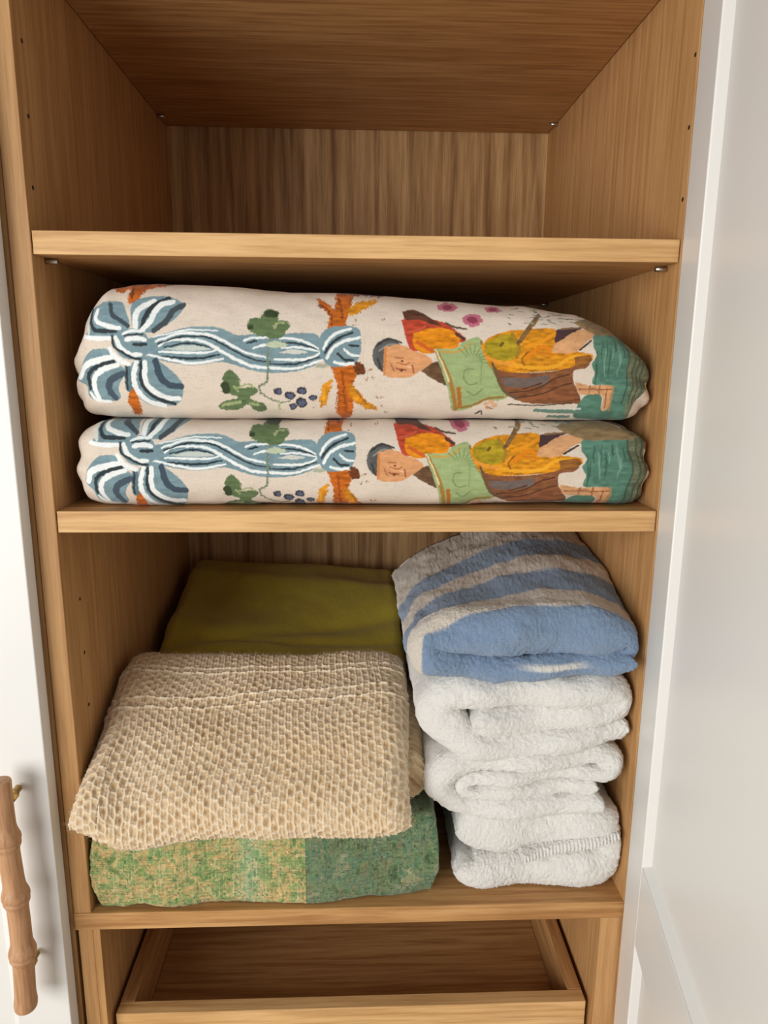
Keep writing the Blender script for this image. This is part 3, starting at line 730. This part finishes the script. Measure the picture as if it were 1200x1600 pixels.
# cream knitted throw: loose chain stitch, real relief
kn = NT('cream_mohair_knit')
at = kn.n('ShaderNodeVertexColor'); at.layer_name = 'weave_colour'
v = kn.coord(); b = kn.noise(v, 1100, 2); a = kn.noise(v, 14, 2)
col = kn.mix(at.outputs[0], kn.ramp(b, [(0.3, (0.82,0.82,0.82,1)), (0.65, (1.06,1.06,1.06,1))]), 0.8, 'MULTIPLY')
kn.l(kn.mix(col, kn.ramp(a, [(0.35, (1,0.97,0.90,1)), (0.65, (1,1,1,1))]), 1.0, 'MULTIPLY'), kn.b.inputs['Base Color'])
kn.b.inputs['Roughness'].default_value = 0.95; kn.b.inputs['Specular IOR Level'].default_value = 0.1; kn.b.inputs['Sheen Weight'].default_value = 0.4; kn.b.inputs['Sheen Roughness'].default_value = 0.6
kn.bump(b, 0.5, 0.0015)
kt = empty('knitted_throw', (-0.12, 0.08, 0.11)); tag(kt, 'cream knitted throw folded over the front of the left pile', 'throw')
def stitches(a, b, dense=None):
    """a across, b down the cloth in metres -> (light yarn net, hole, sub rib)"""
    wob = 0.0018*np.sin(b*55+a*8)+0.0012*np.sin(b*23+a*40)
    a = a+wob; b = b+0.002*np.sin(a*37+b*15)+0.0014*np.sin(a*90)
    pc, pr_ = 0.0082, 0.0122
    i0 = np.floor(a/pc); best = np.full(a.shape, 9.0); sec = best.copy(); rn = np.zeros(a.shape); dax = rn.copy()
    for di in (-1, 0, 1):
        i = i0+di; j0 = np.floor(b/pr_+0.5*(i % 2))
        for dj in (-1, 0, 1):
            j = j0+dj
            ca = (i+0.5+0.14*_h(i, j, i*0, 5))*pc; cb = (j+0.5-0.5*(i % 2)+0.14*_h(i, j, i*0, 6))*pr_
            d = np.hypot((a-ca)/pc, (b-cb)/pr_*0.86)
            nb_ = d < best
            sec = np.where(nb_, best, np.minimum(sec, d)); rn = np.where(nb_, _h(i, j, i*0, 3), rn); best = np.minimum(best, d)
    net = np.exp(-((sec-best)/0.17)**2)
    hole = np.exp(-(best/0.27)**2)*(0.62+0.42*rn)
    rib = 0.5+0.5*np.cos(2*np.pi*a/pc*2)
    return net, hole, rib
x0k, x1k = -0.3185, 0.058
nk, mk = 640, 520
q = np.linspace(0, 1, nk); xe = 0.03
u = np.concatenate([(1-np.cos(np.linspace(0, np.pi/2, 40)))*xe, np.linspace(xe, (x1k-x0k)-xe, nk-80), (x1k-x0k)-((1-np.cos(np.linspace(0, np.pi/2, 40)))*xe)[::-1]])
shrink = np.clip(np.minimum(u, u[-1]-u)/xe, 0, 1); shrink = np.sqrt(np.maximum(1-(1-shrink)**2, 1e-4))
# spine of the cloth in (y, z): front bottom edge to back top edge
spine_top = np.array([(-0.036,0.122),(-0.042,0.137),(-0.034,0.158),(-0.016,0.177),(0.02,0.201),(0.06,0.221),(0.10,0.239),(0.14,0.251),(0.175,0.2555),(0.192,0.247),(0.196,0.234)])
spine_bot = np.array([(-0.036,0.122),(-0.026,0.1175),(-0.010,0.1165),(0.01,0.119),(0.04,0.126),(0.07,0.150),(0.10,0.180),(0.13,0.200),(0.16,0.212),(0.185,0.224),(0.196,0.234)])
topc = smooth_pts(spine_top, mk)[:-1]; botc = smooth_pts(spine_bot, 70)[:-1][::-1]
ring = np.vstack([topc, botc]); cen = (smooth_pts(spine_top, 200)+smooth_pts(spine_bot, 200))/2
bl = np.concatenate([[0], np.cumsum(np.linalg.norm(np.diff(ring, axis=0), axis=1))])
tpar = np.concatenate([np.linspace(0, 1, len(topc)), np.linspace(1, 0, len(botc))])
cp = np.stack([np.interp(tpar, np.linspace(0, 1, 200), cen[:, i]) for i in (0, 1)], 1)
X = x0k+u
P = np.zeros((nk, len(ring), 3)); P[..., 0] = X[:, None]
P[..., 1] = cp[None, :, 0]+(ring-cp)[None, :, 0]*shrink[:, None]
P[..., 2] = cp[None, :, 1]+(ring-cp)[None, :, 1]*shrink[:, None]
# left front corner droops lower and forward, left edge follows the wall at the back
fr = np.clip(1-(P[..., 1]+0.046)/0.10, 0, 1)**1.5
xl = np.clip((-0.10-P[..., 0])/0.22, 0, 1)
P[..., 2] += fr*(-0.010*np.exp(-((P[..., 0]+0.245)/0.05)**2)+0.022*np.clip((-0.268-P[..., 0])/0.05, 0, 1))
P[..., 2] += 0.004*np.sin(P[..., 0]*14+1.2)*(1-fr)
bkk = np.clip((P[..., 1]-0.02)/0.17, 0, 1)*np.clip((P[..., 0]+0.22)/0.28, 0, 1)
P[..., 2] -= 0.008*bkk; P[..., 1] -= 0.016*bkk
cor = np.clip((P[..., 0]-0.03)/0.03, 0, 1)**2*fr; P[..., 1] += 0.012*cor; P[..., 2] += 0.006*cor
P[..., 0] += 0.010*np.clip((P[..., 1]-0.05)/0.13, 0, 1)*np.clip((-0.22-P[..., 0])/0.1, 0, 1)
P[..., 1] += 0.010*np.sin(P[..., 0]*9+0.6)*np.clip((P[..., 1]-0.08)/0.1, 0, 1)
P = displace(P, 0.0035*fbm(P, 11, 21, 2))
seam, hole, sub = stitches(P[..., 0]+0*P[..., 1], np.repeat(bl[None], nk, 0))
bg_ = np.repeat(bl[None], nk, 0)
toprib = np.clip((bg_-0.215)/0.02, 0, 1)*(bg_ < 0.34)
hole = hole*(1-0.45*toprib)
ridge = 0
for b0, sl in ((0.176, 0.055), (0.192, 0.060), (0.232, 0.0), (0.243, 0.01)):
    d = (bg_-(b0+sl*(P[..., 0]+0.12)+0.0012*np.sin(P[..., 0]*160+b0*99)+0.002*np.sin(P[..., 0]*41)))/0.0013
    ridge = np.maximum(ridge, np.exp(-d**2))
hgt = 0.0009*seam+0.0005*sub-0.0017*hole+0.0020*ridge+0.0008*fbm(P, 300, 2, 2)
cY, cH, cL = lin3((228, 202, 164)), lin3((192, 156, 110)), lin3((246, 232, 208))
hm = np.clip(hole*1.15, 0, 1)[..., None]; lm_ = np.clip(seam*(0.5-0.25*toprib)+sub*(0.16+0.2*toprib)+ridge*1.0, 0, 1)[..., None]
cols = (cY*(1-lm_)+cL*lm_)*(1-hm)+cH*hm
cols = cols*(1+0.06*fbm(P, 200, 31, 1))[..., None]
P = displace(P, hgt)
grid('knit_fold', P, kn.m, kt, cols=cols)
# lower inner fold of the throw, seen at the right between the pile and the towels
xs_ = xsamp(-0.10, 0.0785, 90, 0.02); crk = capround(xs_, -0.10, 0.0785, 0.02)
def kz(X, Y, s):
    c = np.interp(X, xs_, crk); m = 0.148+0.25*np.clip(Y-0.05, 0, 0.3); return m+s*0.030*c
P = slab('k', kt, kn.m, xs_, lambda X, Y: kz(X, Y, 1), lambda X, Y: kz(X, Y, -1), 0*xs_+0.030, 0*xs_+0.19, 0.02, 120, 200)
bl2 = np.cumsum(np.concatenate([[0], np.linalg.norm(np.diff(P[60], axis=0), axis=1)]))
seam, hole, sub = stitches(P[..., 1]*1.0, P[..., 2]+P[..., 0])
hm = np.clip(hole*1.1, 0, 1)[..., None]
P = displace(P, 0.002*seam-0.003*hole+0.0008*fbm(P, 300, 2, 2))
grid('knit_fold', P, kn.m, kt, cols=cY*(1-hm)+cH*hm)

# ------------------------------------------------------------------ towels
def terry(name, striped=False):
    t = NT(name); v = t.coord()
    n1 = t.noise(v, 900, 3, 0.7); n2 = t.noise(v, 260, 3)
    if striped:
        at = t.n('ShaderNodeVertexColor'); at.layer_name = 'weave_colour'; base = at.outputs[0]
        col = t.mix(base, t.ramp(n1, [(0.3, (0.72,0.76,0.80,1)), (0.62, (1.12,1.1,1.08,1))]), 0.9, 'MULTIPLY')
    else:
        col = t.mix(lin(250, 248, 243), t.ramp(n1, [(0.3, (0.86,0.85,0.83,1)), (0.6, (1,1,1,1))]), 0.9, 'MULTIPLY')
    t.l(col, t.b.inputs['Base Color'])
    t.b.inputs['Roughness'].default_value = 0.95; t.b.inputs['Specular IOR Level'].default_value = 0.1
    t.b.inputs['Sheen Weight'].default_value = 0.35; t.b.inputs['Sheen Roughness'].default_value = 0.5
    ad = t.n('ShaderNodeMath', operation='ADD'); t.l(n1, ad.inputs[0]); t.l(n2, ad.inputs[1])
    t.bump(ad.outputs[0], 0.7, 0.003)
    return t.m
terry_w = terry('white_terry'); terry_s = terry('striped_terry', True)

_rv, _uv, _fv = [np.array(a) for a in (_r, _u, _f)]
def px2xz(px, py, Y):
    """where a photo point lies on the upright plane at depth Y (used once, to take sizes)"""
    d = (px-600)/FPX*_rv-(py-800)/FPX*_uv+_fv
    P_ = np.array(CAM)+d*(Y-CAM.y)/d[1]; return P_[0], P_[2]
def fold(pts, yf, yb, seed, n=460, amp=0.0022, tilt=0.0, terr=0.0009, flare=None):
    """towel folded as a ribbon: pts = (px, py, half thickness px) along the layer seen end-on"""
    Y0 = yf+0.012
    w = []
    for a, b, h in pts:
        X_, Z_ = px2xz(a, b, Y0); X2, Z2 = px2xz(a, b-h, Y0); w.append((X_, Z_, abs(Z2-Z_)+0.0016))
    q = smooth_pts(w, n); c, h = q[:, :2], q[:, 2].copy()
    s = np.concatenate([[0], np.cumsum(np.linalg.norm(np.diff(c, axis=0), axis=1))])
    for e in (s, s[-1]-s):
        d = np.clip(e/h, 0, 1); h = h*np.sqrt(np.maximum(1-(1-d)**2, 1e-3))
    tg = np.gradient(c, axis=0); tg /= np.linalg.norm(tg, axis=1, keepdims=True)
    nr = np.stack([-tg[:, 1], tg[:, 0]], 1)
    # section (normal, depth): rounded front, long sides, rounded back
    nf, ns, nb = 46, 70, 10
    a = np.linspace(-90, 90, nf)*np.pi/180
    A = np.concatenate([np.sin(a), np.ones(ns), np.sin(np.linspace(90, -90, nb)*np.pi/180), -np.ones(ns)])
    B0 = np.concatenate([1-np.cos(a), np.zeros(ns), np.zeros(nb), np.zeros(ns)])
    tt = np.linspace(0, 1, ns+2)[1:-1]**1.5
    T_ = np.concatenate([np.zeros(nf), tt, np.ones(nb), tt[::-1]])
    rr = np.minimum(h*1.15, 0.022)
    Yd = yf+rr[:, None]*B0[None]; Yd = Yd*(1-T_)+((yf+rr)[:, None]*(1-T_)*0+0)*0+T_*yb+(1-T_)*0
    Yd = np.where(T_[None] == 0, yf+rr[:, None]*B0[None], (yf+rr)[:, None]*(1-T_)[None]+yb*T_[None])
    # layer fronts are not perfectly flush
    Yd = Yd+(0.004*np.sin(s*55+seed)+0.003*np.sin(s*23+seed*2))[:, None]*(1-T_)[None]
    P = np.zeros((n, len(A), 3))
    P[..., 0] = c[:, :1]+nr[:, :1]*h[:, None]*A; P[..., 1] = Yd; P[..., 2] = c[:, 1:]+nr[:, 1:]*h[:, None]*A
    P[..., 2] += tilt*(P[..., 1]-yf)
    xo = P[..., 0]; P[..., 0] = np.where(xo > 0.305, 0.305+0.0125*np.tanh((xo-0.305)/0.0125), xo)
    if flare: P = flare(P)
    k = amp*fbm(P*np.array([1, 0.8, 1.6]), 28, seed, 3)+terr*fbm(P, 420, seed+4, 2)
    return displace(P, k, True), s
def towel(label, pts, yf, yb, seed, **kw):
    t = empty('folded_towel', (0.21, 0.2, 0)); tag(t, label, 'towel', 'white terry towels')
    P, s = fold(pts, yf, yb, seed, **kw); t.location = (0.21, 0.2, max(0, float(P[..., 2].min())))
    P[..., 2] = np.maximum(P[..., 2], 0.0008)
    o = grid('terry_cloth', P, terry_w, t)
    return t
t3 = towel('white terry towel at the bottom of the right stack', [(716,1348,12),(740,1362,22),(800,1362,27),(870,1356,29),(930,1350,30),(958,1326,26),(940,1288,26),(880,1292,31),(800,1295,36),(740,1293,36),(712,1290,34)], 0.011, 0.40, 3)
P, s_ = fold([(812,1334,3),(850,1328,5),(905,1315,6),(950,1304,5),(966,1300,3)], 0.002, 0.024, 31, n=200, amp=0.0006)
P[..., 1] += 0.0012*np.sin(P[..., 0]*2*np.pi/0.0042)*(P[..., 1] < 0.02)
bd = grid('woven_border', P, terry_w, t3)
t2 = towel('white terry towel with spiral folded edge, second from the bottom', [(938,1248,15),(880,1255,16),(790,1260,17),(725,1256,19),(688,1226,21),(710,1196,17),(780,1188,15),(860,1186,14),(925,1178,15),(958,1188,15),(940,1206,11),(880,1203,11),(800,1209,11),(745,1214,11),(724,1226,12),(748,1236,11),(820,1231,12),(900,1227,13),(930,1222,11)], 0.006, 0.40, 5)
t1 = towel('thick white terry towel directly beneath the blue striped towel', [(982,1136,15),(900,1153,19),(800,1165,20),(735,1160,25),(688,1120,30),(706,1086,25),(780,1082,25),(880,1080,25),(945,1078,25),(972,1096,22),(945,1112,21),(860,1122,24),(790,1128,25),(748,1126,22),(735,1124,16)], 0.004, 0.40, 7)
for t in (t1, t2, t3):
    for c_ in t.children: c_.location = -t.location

# blue striped towel
stt = empty('folded_towel', (0.2, 0.2, 0.29)); tag(stt, 'blue and cream striped towel on top of the right stack', 'towel')
pts = [(990,1030,13),(950,1037,16),(880,1040,17),(800,1046,19),(720,1042,19),(672,1030,24),(668,1004,24),(700,992,31),(780,989,35),(860,987,38),(940,992,36),(982,1002,22),(975,1022,14),(930,1022,9)]
def sflare(P):
    d = np.clip((P[..., 1]-0.02)/0.1, 0, 1.0); dd = np.clip((P[..., 1]-0.02)/0.32, 0, 1)
    up = np.clip((P[..., 2]-0.300)/0.05, 0, 1)
    lf = np.clip((0.235-P[..., 0])/0.18, 0, 1); lf = lf*lf*(3-2*lf)
    P[..., 2] += d*up*0.014+0.075*up*np.clip(P[..., 1]-0.05, 0, 0.4)-up*np.sqrt(dd)*lf*0.066
    P[..., 0] += up*dd*np.clip(P[..., 0]-0.10, 0, 1)*0.22
    x_ = P[..., 0]; P[..., 0] = np.where(x_ > 0.306, 0.306+0.013*np.tanh((x_-0.306)/0.013), x_)
    P[..., 2] = np.minimum(P[..., 2], 0.4605)
    return P
P, s = fold(pts, -0.013, 0.345, 11, n=520, amp=0.0026, flare=sflare)
lf_ = np.clip((0.17-P[..., 0])/0.11, 0, 1); lg_ = np.clip((0.070-P[..., 0])/0.008, 0, 1)
Ys = P[..., 1]+0.016*lf_**2+0.022*lg_**2+0.004*vnoise(P[..., 0]*20, P[..., 1]*20, P[..., 2]*20, 3)
bl_, cr_, wh_ = lin3((132, 156, 186)), lin3((226, 216, 202)), lin3((236, 232, 224))
edges = [0.004, 0.047, 0.098, 0.143, 0.205]
lay = (np.interp(np.arange(P.shape[0]), [0, P.shape[0]-1], [0, 1]))[:, None]+0*Ys
m = np.zeros(Ys.shape)
for i, e in enumerate(edges): m = m+np.clip((Ys-e)/0.0022+0.5, 0, 1)*(1 if i % 2 == 0 else -1)
m = np.clip(m, 0, 1)
m = np.where((P[..., 2] < 0.336) & (P[..., 1] < 0.035) & (P[..., 0] > 0.074), 0, m)[..., None]
cols = bl_*(1-m)+cr_*m
slit = (np.exp(-((P[..., 0]-0.215)/0.035)**4)*np.exp(-((P[..., 2]-0.3125)/0.0035)**4)*(P[..., 1] < 0.06))[..., None]
cols = cols*(1-slit)+wh_*slit
grid('striped_terry_cloth', P, terry_s, stt, cols=cols)

for e in (b1, b2, tb, mb, kt, stt):
    for c_ in e.children: c_.location = -e.location

def fibres(name, parent, src, mat, count, length, wid, seed, keep):
    """short loose hairs standing off a cloth surface"""
    me = src.data; n = len(me.vertices)
    co = np.zeros(n*3, np.float32); me.vertices.foreach_get('co', co); co = co.reshape(-1, 3)
    no = np.zeros(n*3, np.float32); me.vertex_normals.foreach_get('vector', no); no = no.reshape(-1, 3)
    r = np.random.default_rng(seed); idx = np.nonzero(keep(co))[0]; idx = r.choice(idx, count)
    p = co[idx]; nn = no[idx]; d1 = nn+0.9*r.normal(size=nn.shape); d1 /= np.linalg.norm(d1, axis=1, keepdims=True)
    d2 = d1+0.8*r.normal(size=nn.shape); d2 /= np.linalg.norm(d2, axis=1, keepdims=True)
    ln = length*(0.5+r.random((count, 1))); a = p-nn*0.0006; b = a+d1*ln*0.5; c = b+d2*ln*0.5
    sd = np.cross(d1, r.normal(size=nn.shape)); sd /= np.linalg.norm(sd, axis=1, keepdims=True)
    w_ = wid*0.5
    V = np.stack([a-sd*w_, a+sd*w_, b-sd*w_*0.8, b+sd*w_*0.8, c], 1).reshape(-1, 3)
    k = (np.arange(count)*5)[:, None]
    q = (k+np.array([0, 1, 3, 2])).ravel(); t_ = (k+np.array([2, 3, 4])).ravel()
    me2 = bpy.data.meshes.new(name); me2.vertices.add(len(V)); me2.vertices.foreach_set('co', V.astype(np.float32).ravel())
    L_ = np.concatenate([q, t_]); me2.loops.add(len(L_)); me2.loops.foreach_set('vertex_index', L_.astype(np.int32))
    st_ = np.concatenate([np.arange(count)*4, count*4+np.arange(count)*3])
    me2.polygons.add(len(st_)); me2.polygons.foreach_set('loop_start', st_.astype(np.int32)); me2.update(calc_edges=True)
    me2.materials.append(mat); o = link(bpy.data.objects.new(name, me2), parent); o.location = src.location; o['kind'] = 'stuff'
    return o
mo = NT('mohair_fibre'); mo.b.inputs['Base Color'].default_value = lin(240, 226, 196); mo.b.inputs['Roughness'].default_value = 0.8
kf = [c_ for c_ in kt.children if c_.name.startswith('knit_fold')]
fibres('mohair_fuzz', kt, kf[0], mo.m, 26000, 0.0065, 0.00012, 5, lambda co: (co[:, 1] < 0.25))
tf = NT('terry_fibre'); tf.b.inputs['Base Color'].default_value = lin(238, 236, 230); tf.b.inputs['Roughness'].default_value = 0.8
for t in (t1, t2, t3):
    src = [c_ for c_ in t.children if c_.name.startswith('terry_cloth')][0]
    fibres('terry_pile', t, src, tf.m, 14000, 0.0022, 0.00022, 9, lambda co: (co[:, 1] < 0.06))
